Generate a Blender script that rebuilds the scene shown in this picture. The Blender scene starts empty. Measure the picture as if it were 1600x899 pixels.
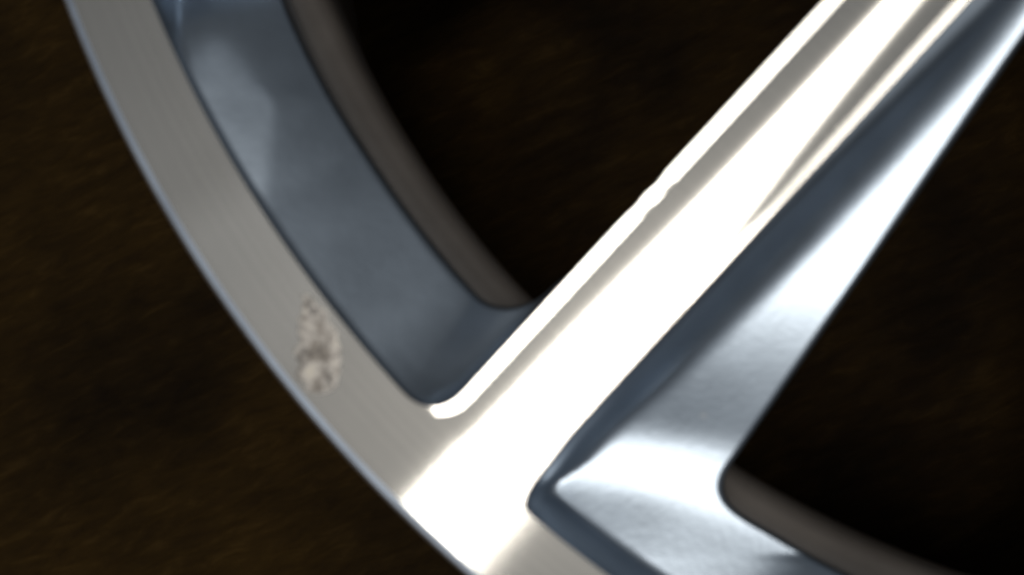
import bpy, bmesh, math, random
from mathutils import Vector, Matrix, noise

# ------------------------------------------------------------------ scene, camera, light
scene = bpy.context.scene
COL = scene.collection
LIP = 0.190                       # height of the machined face above the bench
AX = math.radians(228.0)          # direction of the spoke in view
NS = 9                           # spokes
PITCH = 2*math.pi/NS

cam_d = bpy.data.cameras.new('camera')
cam = bpy.data.objects.new('camera', cam_d); COL.objects.link(cam)
cam_d.sensor_width = 36.0; cam_d.lens = 40.5
cam_d.clip_start = 0.005; cam_d.clip_end = 50
cam_d.dof.use_dof = True; cam_d.dof.focus_distance = 0.29; cam_d.dof.aperture_fstop = 12.0
n = Vector((200.0, 50.5, 1800.0)).normalized()           # straight down, seen from the camera
x = (Vector((1, 0, 0)) - n*n.x).normalized(); y = -n.cross(x)
right = Vector((x.x, y.x, -n.x)); down = Vector((x.y, y.y, -n.y)); fwd = Vector((x.z, y.z, -n.z))
M = Matrix((right, -down, -fwd)).transposed().to_4x4()
M.translation = Vector((-0.11794, -0.13478, LIP + 0.17432))
cam.matrix_world = M
scene.camera = cam

w = bpy.data.worlds.new('World'); scene.world = w; w.use_nodes = True
bg = w.node_tree.nodes['Background']; bg.inputs[0].default_value = (0.88, 0.94, 1.0, 1); bg.inputs[1].default_value = 0.055

def area(name, target, az, el, dist, sx, sy, power, col):
    d = bpy.data.lights.new(name, 'AREA'); d.shape = 'RECTANGLE'; d.size = sx; d.size_y = sy
    d.energy = power; d.color = col
    o = bpy.data.objects.new(name, d); COL.objects.link(o)
    a, e = math.radians(az), math.radians(el)
    dirv = Vector((math.cos(a)*math.cos(e), math.sin(a)*math.cos(e), math.sin(e)))
    lx = Vector((-math.sin(a), math.cos(a), 0)); ly = dirv.cross(lx)
    m = Matrix((lx, ly, dirv)).transposed().to_4x4(); m.translation = Vector(target) + dirv*dist
    o.matrix_world = m
    return o
AIM = Vector((0.165*math.cos(AX), 0.165*math.sin(AX), LIP))
area('window_light', AIM, 225.0, 86, 1.5, 0.112, 0.5, 4.1, (1.0, 0.955, 0.88))
area('overhead_fill', AIM, 228.0, 89.9, 1.8, 2.6, 2.6, 2.75, (0.95, 0.98, 1.0))  # added broad soft fill overhead for the grey reflections, not a known fixture
area('lip_band_fill', AIM, 165.0, 72, 1.5, 0.10, 0.3, 0.06, (0.95, 0.98, 1.0))  # added weak lamp, makes the lighter band on the lip; no actual window

vs = scene.view_settings
vs.view_transform = 'Standard'; vs.look = 'None'; vs.exposure = 0; vs.gamma = 1; vs.use_curve_mapping = False

# ------------------------------------------------------------------ helpers
def obj(name, mesh, parent=None, mats=(), smooth=True):
    if not isinstance(mesh, bpy.types.Mesh):
        v, f = mesh
        me = bpy.data.meshes.new(name); me.from_pydata(v, [], f); me.update(); mesh = me
        for p in me.polygons: p.use_smooth = smooth
    for m in mats: mesh.materials.append(m)
    o = bpy.data.objects.new(name, mesh); COL.objects.link(o)
    if parent: o.parent = parent
    return o
def grid(rows, closed=False):
    """faces over rows of equal length"""
    nr, nc = len(rows), len(rows[0]); v = [p for r in rows for p in r]; f = []
    for i in range(nr if closed else nr-1):
        k = (i+1) % nr
        for j in range(nc-1):
            f.append((i*nc+j, i*nc+j+1, k*nc+j+1, k*nc+j))
    return v, f
def lathe(prof, seg=480):
    return grid([[(r*math.cos(a), r*math.sin(a), z) for r, z in prof]
                 for a in (2*math.pi*i/seg for i in range(seg))], True)
def sst(a, b, t):
    t = max(0, min(1, (t-a)/(b-a))); return t*t*(3-2*t)
def interp(tab, s):
    """monotone-ish smooth interpolation (Catmull-Rom) through (s, z) pairs"""
    for i in range(len(tab)-1):
        if s <= tab[i+1][0] or i == len(tab)-2:
            x0, y0 = tab[i]; x1, y1 = tab[i+1]
            m0 = ((y1-tab[i-1][1])/(x1-tab[i-1][0])) if i > 0 else (y1-y0)/(x1-x0)
            m1 = ((tab[i+2][1]-y0)/(tab[i+2][0]-x0)) if i+2 < len(tab) else (y1-y0)/(x1-x0)
            h = x1-x0; t = (s-x0)/h
            return (2*t**3-3*t*t+1)*y0 + (t**3-2*t*t+t)*h*m0 + (-2*t**3+3*t*t)*y1 + (t**3-t*t)*h*m1

# ------------------------------------------------------------------ materials
class NT:
    def __init__(s, name):
        s.m = bpy.data.materials.new(name); s.m.use_nodes = True; s.t = s.m.node_tree; s.t.nodes.clear()
        s.out = s.n('ShaderNodeOutputMaterial')
    def n(s, kind, **kw):
        nd = s.t.nodes.new(kind)
        for k, v in kw.items():
            if k.startswith('i_'):
                key = k[2:].replace('_', ' ')
                nd.inputs[int(key) if key.isdigit() else key].default_value = v
            else: setattr(nd, k, v)
        return nd
    def l(s, a, b): s.t.links.new(a, b)
def ramp(nt, fac, stops):
    r = nt.n('ShaderNodeValToRGB'); el = r.color_ramp.elements
    while len(el) < len(stops): el.new(0.5)
    for e, (p, c) in zip(el, stops):
        e.position = p; e.color = c if len(c) == 4 else (*c, 1)
    nt.l(fac, r.inputs[0]); return r

def mat_machined():
    nt = NT('machined_aluminium')
    geo = nt.n('ShaderNodeNewGeometry')
    # lathe grooves run round the wheel axis (the world z axis through the origin)
    cr = nt.n('ShaderNodeVectorMath', operation='CROSS_PRODUCT'); cr.inputs[0].default_value = (0, 0, 1)
    nt.l(geo.outputs['Position'], cr.inputs[1])
    nz = nt.n('ShaderNodeVectorMath', operation='NORMALIZE'); nt.l(cr.outputs[0], nz.inputs[0])
    # groove-to-groove variation: noise of the radius
    xyz = nt.n('ShaderNodeVectorMath', operation='MULTIPLY'); xyz.inputs[1].default_value = (1, 1, 0)
    nt.l(geo.outputs['Position'], xyz.inputs[0])
    ln = nt.n('ShaderNodeVectorMath', operation='LENGTH'); nt.l(xyz.outputs[0], ln.inputs[0])
    nr = nt.n('ShaderNodeTexNoise', noise_dimensions='1D', i_Scale=1300.0, i_Detail=3.0); nt.l(ln.outputs['Value'], nr.inputs['W'])
    blot = nt.n('ShaderNodeTexNoise', i_Scale=45.0, i_Detail=6.0, i_Roughness=0.6); nt.l(geo.outputs['Position'], blot.inputs['Vector'])
    mix = nt.n('ShaderNodeMath', operation='ADD'); nt.l(nr.outputs[0], mix.inputs[0]); nt.l(blot.outputs[0], mix.inputs[1])
    half = nt.n('ShaderNodeMath', operation='MULTIPLY'); half.inputs[1].default_value = 0.5; nt.l(mix.outputs[0], half.inputs[0])
    c = ramp(nt, half.outputs[0], [(0.30, (0.715, 0.695, 0.655)), (0.70, (0.84, 0.81, 0.76))])
    g = nt.n('ShaderNodeBsdfAnisotropic', distribution='GGX', i_Roughness=0.165, i_Anisotropy=0.865)
    nt.l(nz.outputs[0], g.inputs['Tangent']); nt.l(c.outputs[0], g.inputs['Color'])
    g2 = nt.n('ShaderNodeBsdfAnisotropic', distribution='GGX', i_Roughness=0.42, i_Anisotropy=0.0)
    nt.l(c.outputs[0], g2.inputs['Color'])
    mx = nt.n('ShaderNodeMixShader', i_0=0.25); nt.l(g.outputs[0], mx.inputs[1]); nt.l(g2.outputs[0], mx.inputs[2])
    nt.l(mx.outputs[0], nt.out.inputs[0]); return nt.m

def mat_paint(name, base, rough=0.36, metal=0.85, coat=0.35):
    nt = NT(name)
    geo = nt.n('ShaderNodeNewGeometry')
    fl = nt.n('ShaderNodeTexNoise', i_Scale=900.0, i_Detail=3.0); nt.l(geo.outputs['Position'], fl.inputs['Vector'])
    bl = nt.n('ShaderNodeTexNoise', i_Scale=70.0, i_Detail=5.0, i_Roughness=0.6); nt.l(geo.outputs['Position'], bl.inputs['Vector'])
    d = nt.n('ShaderNodeTexVoronoi', i_Scale=85.0); nt.l(geo.outputs['Position'], d.inputs['Vector'])
    c = ramp(nt, bl.outputs[0], [(0.3, tuple(k*0.86 for k in base)), (0.7, tuple(min(1, k*1.1) for k in base))])
    # dust specks
    sp = ramp(nt, d.outputs['Distance'], [(0.05, (1, 1, 1)), (0.10, (0, 0, 0))])
    pick = nt.n('ShaderNodeSeparateColor'); nt.l(d.outputs['Color'], pick.inputs[0])
    pr = nt.n('ShaderNodeMath', operation='GREATER_THAN'); pr.inputs[1].default_value = 0.82; nt.l(pick.outputs[0], pr.inputs[0])
    ps = nt.n('ShaderNodeMath', operation='MULTIPLY'); nt.l(pr.outputs[0], ps.inputs[0]); nt.l(sp.outputs[0], ps.inputs[1])
    ps2 = nt.n('ShaderNodeMath', operation='MULTIPLY'); ps2.inputs[1].default_value = 0.5; nt.l(ps.outputs[0], ps2.inputs[0])
    mc = nt.n('ShaderNodeMix', data_type='RGBA'); nt.l(ps2.outputs[0], mc.inputs[0]); nt.l(c.outputs[0], mc.inputs[6]); mc.inputs[7].default_value = (0.8, 0.8, 0.8, 1)
    rr = nt.n('ShaderNodeMapRange'); rr.inputs[3].default_value = rough-0.05; rr.inputs[4].default_value = rough+0.06
    nt.l(bl.outputs[0], rr.inputs[0])
    bp = nt.n('ShaderNodeBump', i_Strength=0.12, i_Distance=0.0002); nt.l(fl.outputs[0], bp.inputs['Height'])
    p = nt.n('ShaderNodeBsdfPrincipled', i_Metallic=metal)
    p.inputs['Coat Weight'].default_value = coat; p.inputs['Coat Roughness'].default_value = 0.22
    nt.l(mc.outputs[2], p.inputs['Base Color']); nt.l(rr.outputs[0], p.inputs['Roughness']); nt.l(bp.outputs[0], p.inputs['Normal'])
    nt.l(p.outputs[0], nt.out.inputs[0]); return nt.m

def mat_scrape():
    nt = NT('scraped_aluminium')
    geo = nt.n('ShaderNodeNewGeometry')
    a = nt.n('ShaderNodeTexNoise', i_Scale=560.0, i_Detail=3.0); nt.l(geo.outputs['Position'], a.inputs['Vector'])
    c = ramp(nt, a.outputs[0], [(0.38, (0.42, 0.38, 0.34)), (0.5, (0.74, 0.70, 0.66)), (0.66, (0.92, 0.86, 0.76))])
    p = nt.n('ShaderNodeBsdfPrincipled', i_Metallic=0.6, i_Roughness=0.5); nt.l(c.outputs[0], p.inputs['Base Color'])
    nt.l(p.outputs[0], nt.out.inputs[0]); return nt.m

def mat_wood():
    nt = NT('dark_wood')
    tc = nt.n('ShaderNodeTexCoord')
    m0 = nt.n('ShaderNodeMapping'); m0.inputs['Rotation'].default_value = (0, 0, math.radians(-24)); nt.l(tc.outputs['Object'], m0.inputs[0])
    mp = nt.n('ShaderNodeMapping'); mp.inputs['Scale'].default_value = (14, 48, 30); nt.l(m0.outputs[0], mp.inputs[0])
    g = nt.n('ShaderNodeTexNoise', i_Scale=5.0, i_Detail=7.0, i_Roughness=0.65, i_Distortion=0.4); nt.l(mp.outputs[0], g.inputs['Vector'])
    b = nt.n('ShaderNodeTexNoise', i_Scale=11.0, i_Detail=5.0); nt.l(tc.outputs['Object'], b.inputs['Vector'])
    c1 = ramp(nt, g.outputs[0], [(0.25, (0.0269, 0.0149, 0.0033)), (0.55, (0.0538, 0.0314, 0.0068)), (0.80, (0.1017, 0.0628, 0.0179))])
    c2 = ramp(nt, b.outputs[0], [(0.35, (0.30, 0.27, 0.27)), (0.65, (1.25, 1.15, 1.0))])
    m = nt.n('ShaderNodeMix', data_type='RGBA', blend_type='MULTIPLY'); m.inputs[0].default_value = 1
    nt.l(c1.outputs[0], m.inputs[6]); nt.l(c2.outputs[0], m.inputs[7])
    bp = nt.n('ShaderNodeBump', i_Strength=0.6, i_Distance=0.002); nt.l(g.outputs[0], bp.inputs['Height'])
    p = nt.n('ShaderNodeBsdfPrincipled', i_Roughness=0.75); p.inputs['Specular IOR Level'].default_value = 0.15
    nt.l(m.outputs[2], p.inputs['Base Color']); nt.l(bp.outputs[0], p.inputs['Normal'])
    nt.l(p.outputs[0], nt.out.inputs[0]); return nt.m

MACH = mat_machined()
PAINT = mat_paint('silver_paint', (0.55, 0.64, 0.75), 0.335, 0.85, 0.2)
BARREL = mat_paint('barrel_paint', (0.36, 0.315, 0.28), 0.34, 0.3, 0.3)
EDGE = mat_paint('rim_edge_lacquer', (0.66, 0.76, 0.92), 0.42, 0.9, 0.2)
SCRAPE = mat_scrape()
WOOD = mat_wood()

# ------------------------------------------------------------------ bench
def bench():
    s, nn = 1.4, 56
    rows = [[(-s+2*s*i/nn, -s+2*s*j/nn, 0.0) for j in range(nn+1)] for i in range(nn+1)]
    v, f = grid(rows)
    f = [tuple(reversed(q)) for q in f]
    b = len(v)
    v += [(-s, -s, -0.04), (s, -s, -0.04), (s, s, -0.04), (-s, s, -0.04)]
    f.append((b, b+3, b+2, b+1))
    o = obj('wooden_bench_top', (v, f), None, (WOOD,))
    o['kind'] = 'structure'; o['label'] = 'dark brown worn wooden surface under the wheel'
bench()

# ------------------------------------------------------------------ wheel
wheel = bpy.data.objects.new('alloy_wheel', None); COL.objects.link(wheel)
wheel.empty_display_size = 0.05
wheel['label'] = 'silver alloy car wheel with bright machined spoke and scuffed rim, lying on dark wood'
wheel['category'] = 'car wheel'
mm = 0.001
RI, RO = 212.3*mm, 224.3*mm

# machined lip
def lip():
    prof = [(RI, LIP), (RI+4*mm, LIP), (RI+8*mm, LIP), (RO, LIP)]
    v, f = lathe(prof, 720)
    return obj('rim_lip', (v, f), wheel, (MACH,), smooth=True)
lip_o = lip()

# barrel: outer flange edge, bead seats, drop centre, inner flange, inside wall
def barrel():
    P = [(225.3, -.082), (225.65, -.25), (225.85, -.5), (225.97, -1.0), (226, -2), (225.8, -9), (224, -12), (215, -14), (212, -18), (211, -34),
         (205, -44), (203, -60), (203, -100), (209, -125), (213, -150), (214, -172), (219, -176), (225, -180), (225.8, -184), (225.6, -189), (224.5, -190),
         (219, -190), (217.5, -188.5), (214, -182), (209, -172), (206.5, -150), (202, -122), (197.4, -97), (195.5, -80), (192.0, -56), (190.2, -42), (189.9, -34), (190.3, -30.6), (191.2, -28.2), (192.8, -26.6), (195.4, -25.6), (199, -25)]
    prof = [(r*mm, LIP+z*mm) for r, z in reversed(P)]
    return obj('barrel', lathe(prof, 480), wheel, (BARREL,))
barrel()
obj('rim_edge', lathe([(r*mm, LIP+z*mm) for r, z in [(225.3, -.082), (224.8, -.040), (224.3, 0)]], 720), wheel, (EDGE,))

# outline of one spoke (u along the spoke, v across), hub to lip
U0 = 62.0
def side_points(side):
    """boundary of the machined face on one side: list of (u, v) in mm, ends on the lip radius"""
    R = RI/mm
    pts = []
    if side < 0:
        v0, fr, u1 = -10.0, 6.5, 205.0
        v_of = lambda u: -9.0 - 1.2*(u-120)/85.0
    else:
        v0, fr, u1 = 6.4, 3.2, 206.5
        v_of = lambda u: 6.9 - 0.5*(u-130)/60.0 if u < 190 else 6.4 + 0.6*sst(198, 207, u)
    for i in range(61): 
        u = U0+(u1-U0)*i/60; pts.append((u, v_of(u)))
    # fillet, a bezier onto the arc
    p0 = Vector(pts[-1]); dv = v_of(u1)-v_of(u1-1)
    if side < 0: vend = v0-7.2; c1 = p0+Vector((4.3, -.05)); 
    else: vend = 9.6; c1 = p0+Vector((3.2, 0.2))
    p3 = Vector((math.sqrt(R*R-vend*vend), vend))
    t3 = Vector((-p3.y, p3.x)).normalized()*(1 if side > 0 else -1)
    c2 = p3 - t3*(4.2 if side < 0 else 1.5)
    for i in range(1, 21):
        t = i/20; q = p0*(1-t)**3+c1*3*t*(1-t)**2+c2*3*t*t*(1-t)+p3*t**3
        if i == 20: q = p3
        pts.append((q.x, q.y))
    return pts
PL, PR = side_points(-1), side_points(1)
BEAD = 0.085   # raised edge bead, mm
def rotp(u, v, z, a):
    c, s = math.cos(a), math.sin(a)
    return ((u*c-v*s)*mm, (u*s+v*c)*mm, LIP+z*mm)

def spoke_mesh(name, nicks):
    n_ = len(PL); rows = []
    for i in range(n_):
        a, b = Vector(PL[i]), Vector(PR[i])
        wd = (b-a).length; fade = 1 - sst(62, 79, i)
        nick = 0.0
        for (un, dep, wid) in nicks: nick += dep*math.exp(-((a.x-un)/wid)**2)
        if nicks: nick += 0.03*noise.noise(Vector((a.x*0.6, 3.1, 0))) * sst(100, 130, a.x)
        arc = sst(60, 80, i)*1.0
        # offsets across: (distance from left, z)
        kc = 0.0004 + 0.0038*(1-sst(105, 190, a.x))
        crown = lambda d: -.5*kc*((a.y+d)+2.2)**2*fade
        nk = max(0, nick)*fade
        zi, zo = crown(2.1), crown(wd-1.75)
        offs = [(nk, -.1), (nk+.2, zi+BEAD*fade), (2.1, zi)]
        offs += [(2.1+(wd-1.75-2.1)*k/40, crown(2.1+(wd-3.85)*k/40)) for k in range(1, 41)]
        offs += [(wd-.15, zo+BEAD*.75*(1-sst(150, 178, a.x))), (wd, -.1)]
        row = []
        for d, z in offs:
            q = a.lerp(b, d/wd)
            R = RI/mm
            rr = q.length; tgt = a.length + (b.length-a.length)*d/wd
            if arc > 0: q = q*((rr+(tgt-rr)*arc)/rr)
            row.append(rotp(q.x, q.y, z, 0))
        rows.append(row)
    v, f = grid(rows)
    f = [tuple(reversed(q)) for q in f]
    me = bpy.data.meshes.new(name); me.from_pydata(v, [], f); me.update()
    for p in me.polygons: p.use_smooth = False
    me.materials.append(MACH)
    return me

# painted recess round one window: lofted between the machined edge (A) and the hole edge (B)
def recess_mesh():
    R = RI/mm
    ca, sa = math.cos(PITCH), math.sin(PITCH)
    rot = lambda p: (p[0]*ca-p[1]*sa, p[0]*sa+p[1]*ca)
    A = []; W = []            # points and weights (web, rim, left, hub)
    Bp = []
    def polar(r, a): return (r*math.cos(a), r*math.sin(a))
    # B key geometry
    RH = 194.6
    web_v = lambda u: 18.1+(u-108)*(27.9-18.1)/(180.5-108)
    uc = 186.0                                   # web edge ends, corner starts
    # seg 1: right side of this spoke
    n1 = 61
    for i in range(n1):
        A.append(PR[i]); u = 70+(uc-70)*(i/(n1-1)); Bp.append((u, web_v(u)))
    # seg 2: corner: rest of PR and a piece of arc; B: rounded corner
    a_end = math.atan2(PR[-1][1], PR[-1][0])
    A2 = PR[n1:] + [polar(R, a_end+(math.radians(4.4)-a_end)*k/10) for k in range(1, 11)]
    p0 = Vector((uc, web_v(uc))); c = Vector((193.6, web_v(uc)+.9)); thB = math.radians(12.3); p3 = Vector(polar(RH, thB))
    c2 = p3 - Vector((-math.sin(thB), math.cos(thB)))*6.0
    for k, q in enumerate(A2):
        t = (k+1)/len(A2); A.append(q)
        s = p0*(1-t)**3+c*3*t*(1-t)**2+c2*3*t*t*(1-t)+p3*t**3; Bp.append((s.x, s.y))
    i_c = len(A)
    # seg 3: lip arc to the next spoke's fillet
    LA = [rot(p) for p in PL]
    b_end = math.atan2(LA[-1][1], LA[-1][0])
    vB = -13.6                                    # hole edge along the next spoke
    left_v = lambda u: -9.6 - .9*sst(120, 175, u) - 2.0*sst(176, 190, u)
    thB2 = PITCH - math.radians(5.8)
    n3 = 80
    for k in range(1, n3+1):
        t = k/n3; A.append(polar(R, math.radians(4.4)+(b_end-math.radians(4.4))*t)); Bp.append(polar(RH, thB+(thB2-thB)*t))
    i_l = len(A)
    # seg 4: fillet down to the side of the next spoke
    q0 = Vector(polar(RH, thB2)); uu = 184.0; q3 = Vector(rot((uu, left_v(uu))))
    d0 = Vector((-math.sin(thB2), math.cos(thB2))); d3 = Vector(rot((1, 0)))
    back = list(reversed(LA))
    for k in range(1, 21):
        t = k/20; A.append(back[k]); s = q0*(1-t)**3+(q0+d0*4)*3*t*(1-t)**2+(q3+d3*6)*3*t*t*(1-t)+q3*t**3; Bp.append((s.x, s.y))
    i_s = len(A)
    for k in range(1, 61):
        t = k/60; A.append(back[20+k] if 20+k < len(back) else back[-1]); u = uu+(78-uu)*t; Bp.append(rot((u, left_v(u))))
    # seg 6: hub side
    i_h = len(A)
    a0 = Vector(A[-1]); a1 = Vector(A[0]); b0 = Vector(Bp[-1]); b1 = Vector(Bp[0])
    for k in range(1, 8):
        t = k/8; q = a0.lerp(a1, t); A.append((q.x, q.y)); q = b0.lerp(b1, t); Bp.append((q.x, q.y))
    N = len(A)
    # floor of the recess on the +v side of the spoke: slope along the spoke, integrated once
    SL = [(60, 0), (90, .0), (97, .13), (110, .25), (130, .18), (148, .125), (158, .15), (170, .185), (184, .185), (188.2, .05), (190, .012), (194.5, -.005), (197, -.05), (201, -.15), (206, -.17), (260, -.17)]
    def lin(tab, t):
        if t <= tab[0][0]: return tab[0][1]
        for (x0, y0), (x1, y1) in zip(tab, tab[1:]):
            if t <= x1: return y0+(y1-y0)*(t-x0)/(x1-x0)
        return tab[-1][1]
    SS = [lin(SL, 60+.5*(k-.5)) for k in range(0, 402)]
    for it in range(16): SS = [SS[0]] + [(SS[k-1]+2*SS[k]+SS[k+1])/4 for k in range(1, 401)] + [SS[-1]]
    ZT = [-.7]
    for k in range(1, 401): ZT.append(ZT[-1]-.5*SS[k])
    def zu(u):
        t = max(0, min(399.0, (u-60)*2)); k = min(398, int(t)); return ZT[k]+(ZT[k+1]-ZT[k])*(t-k)
    UB = [(0, 211.5), (6.5, 206), (12, 201.6), (16, 198.5), (23.4, 193.3), (30.5, 189.5), (45, 184), (90, 172)]
    def floor_z(u, v):
        return zu(u+(193-interp(UB, max(0, min(90, v))))*sst(150, 185, u)) + .045*(v-20)*sst(60, 120, u)
    def wall_g(d, u, nar):
        sh = lin([(105, 2.4), (150, 1.2), (190, .6)], u); we = lin([(105, 10.5), (150, 14), (184, 12), (205, 7.5)], u)*nar
        if d < sh: return .05*(d/sh)**1.6
        t = min(1, (d-sh)/(we-sh)); return .05+.95*(1-(1-t)**3.8)*sst(-.25, .35, t)
    lef = [(0, 0), (.05, -1.2), (.2, -4.5), (.6, -10), (1, -14)]
    TH1, TH2 = math.radians(21.6), math.radians(25.4)
    tw_of = lambda p: sst(math.radians(14.0), math.radians(16.4), math.atan2(p.y, p.x))*(1 if p.length > 150 else 0)
    def left_z(d, th, wd):
        """plain outer slope of the window, with a flatter facet against the lip that tapers out"""
        dc = (12-1.0*max(0, (TH1-th)/math.radians(3)))*max(0, min(1, (TH2-th)/(TH2-TH1)))
        st = 1.0*min(1, d/.7)**.8
        return -st - .21*min(d, dc) - .40*max(0, d-dc)
    S = [0, .015, .03, .05, .07, .1, .13, .17, .21] + [.21+.73*k/26 for k in range(1, 27)] + [.955, .97, .985, 1]
    nS = len(S)
    NV = Vector((179.1, 2.5))
    rows = []
    for i in range(N):
        a, b = Vector(A[i]), Vector(Bp[i])
        wl = sst(i_l-6, i_l+14, i)
        tb = tw_of(b) if i <= i_l else 1
        if tb < 1 or i < i_c:                       # the edge of the hole was measured for 12 mm depth
            zb = floor_z(b.x, b.y); fb = (174.3-zb)/186.3; b = b.lerp(NV+(b-NV)*fb, 1-tb)
        L = (a-b).length; row = []
        th = math.atan2(a.y, a.x)
        for s in S:
            q = a.lerp(b, s); d = s*L; tw = (tw_of(q) if i > i_c else 0) if i <= i_l else 1; rd = 1.5*(max(0, d-L+1.0)/1.0)**2
            zr = floor_z(q.x, q.y)*wall_g(d, q.x, 1-.55*sst(58, 72, i)+.15*sst(74, 92, i)) if tw < 1 else 0
            zl = left_z(d, math.atan2(q.y, q.x), L)*(1-wl)+interp(lef, s)*wl if tw > 0 else 0
            row.append((q.x, q.y, zr*(1-tw)+zl*tw-rd))
        zz = row[-1][2]; out = (a-b).normalized()
        for off, dz in ((.4, -1.6), (.8, -3.5), (1.2, -6.0), (2.4, -12-12*(wl if tw > 0 else 1))):
            q = b+out*off; row.append((q.x, q.y, zz+dz))
        rows.append(row)
    for k in range(i_h, N):                   # across the hub: straight between its two ends
        t = (k-i_h+1)/(N-i_h+1); r0, r1 = rows[i_h-1], rows[0]
        rows[k] = [(p[0], p[1], u_[2]*(1-t)+w_[2]*t) for p, u_, w_ in zip(rows[k], r0, r1)]
    Z = [[p[2] for p in r] for r in rows]
    for it in range(40):
        Y = [r[:] for r in Z]
        for i in range(N):
            keep = i_c+36 < i < i_l-6
            for j in range(1, nS+3):
                d = Z[i-1][j]+Z[(i+1) % N][j]
                if (keep and it > 1) or 8 < i < i_c+6: continue
                if 9 <= j < nS-5: Y[i][j] = Z[i][j]*.4 + d*.15 + (Z[i][j-1]+Z[i][j+1])*.15
                else: Y[i][j] = Z[i][j]*.6 + d*.2
        Z = Y
    rows = [[rotp(p[0], p[1], z, 0) for p, z in zip(r, zr)] for r, zr in zip(rows, Z)]
    v, f = grid(rows, True)
    f = [tuple(reversed(q)) for q in f]
    me = bpy.data.meshes.new('spoke_recess'); me.from_pydata(v, [], f); me.update()
    for p in me.polygons: p.use_smooth = True
    me.materials.append(PAINT)
    return me

m_nick = spoke_mesh('spoke_face', [(166.5, 0.32, 0.7), (162.0, 0.28, 0.6)])
m_plain = spoke_mesh('spoke_face_plain', [])
m_rec = recess_mesh()
for k in range(NS):
    a = AX + k*PITCH
    s = obj('spoke', m_nick if k == 0 else m_plain, wheel); s.rotation_euler.z = a
    r = obj('painted_recess', m_rec, wheel); r.rotation_euler.z = a
    if k == 0: s['label'] = 'bright machined spoke with nicked left edge'

# hub
def hub():
    P = [(66, 0), (60, -.6), (52, -3), (48, -9), (46, -10), (35.5, -10), (34, -11), (33, -14), (32.5, -60)]
    o = obj('center_hub', lathe([(r*mm, LIP+z*mm) for r, z in reversed(P)], 240), wheel, (PAINT,))
    v = [(32.7*mm*math.cos(2*math.pi*i/64), 32.7*mm*math.sin(2*math.pi*i/64), LIP-12*mm) for i in range(64)]
    vc = [(0, 0, LIP-10*mm)]
    f = [(64, i, (i+1) % 64) for i in range(64)]
    obj('center_cap', (v+vc, f), o, (BARREL,))
hub()

# curb scrape on the lip
def scrape():
    random.seed(4)
    ang0, r0 = SCR
    nn, mmr = 60, 60
    e_t = Vector((-math.sin(ang0), math.cos(ang0), 0)); e_r = Vector((math.cos(ang0), math.sin(ang0), 0))
    ctr = e_r*r0 + Vector((0, 0, LIP))
    # long axis in world (photo: steeper than the lip), teardrop
    ax = Vector((0.219, -0.976, 0)); bx = Vector((0.976, 0.219, 0))
    rows = []
    for i in range(nn+1):
        s = i/nn; row = []
        wid = 3.55*mm*math.sin(math.pi*min(1, (1-s)**0.62*0.985))**0.75 if 0 < s < 1 else 0.0
        for j in range(mmr+1):
            t = 2*j/mmr-1
            p = ctr + ax*((s-.5)*15.6*mm) + bx*(t*wid + .5*mm*math.sin(s*5)*(0 if wid == 0 else 1))
            edge = min(1, (1-abs(t))*4)*min(1, s*8)*min(1, (1-s)*8)
            hgt = noise.turbulence(p*430, 3, False)*0.46 - 0.10
            jag = noise.noise(p*700)*0.9*mm
            p = p + bx*jag*(1 if abs(t) > .8 else 0)
            p.z += 0.02*mm + max(.03, hgt+.05)*edge*mm
            row.append(tuple(p))
        rows.append(row)
    v, f = grid(rows)
    o = obj('curb_scrape', (v, f), lip_o, (SCRAPE,), smooth=False)
    o['label'] = 'rough pale teardrop scrape on the rim lip'
SCR = (math.radians(-140.5), 217.6*mm)
scrape()
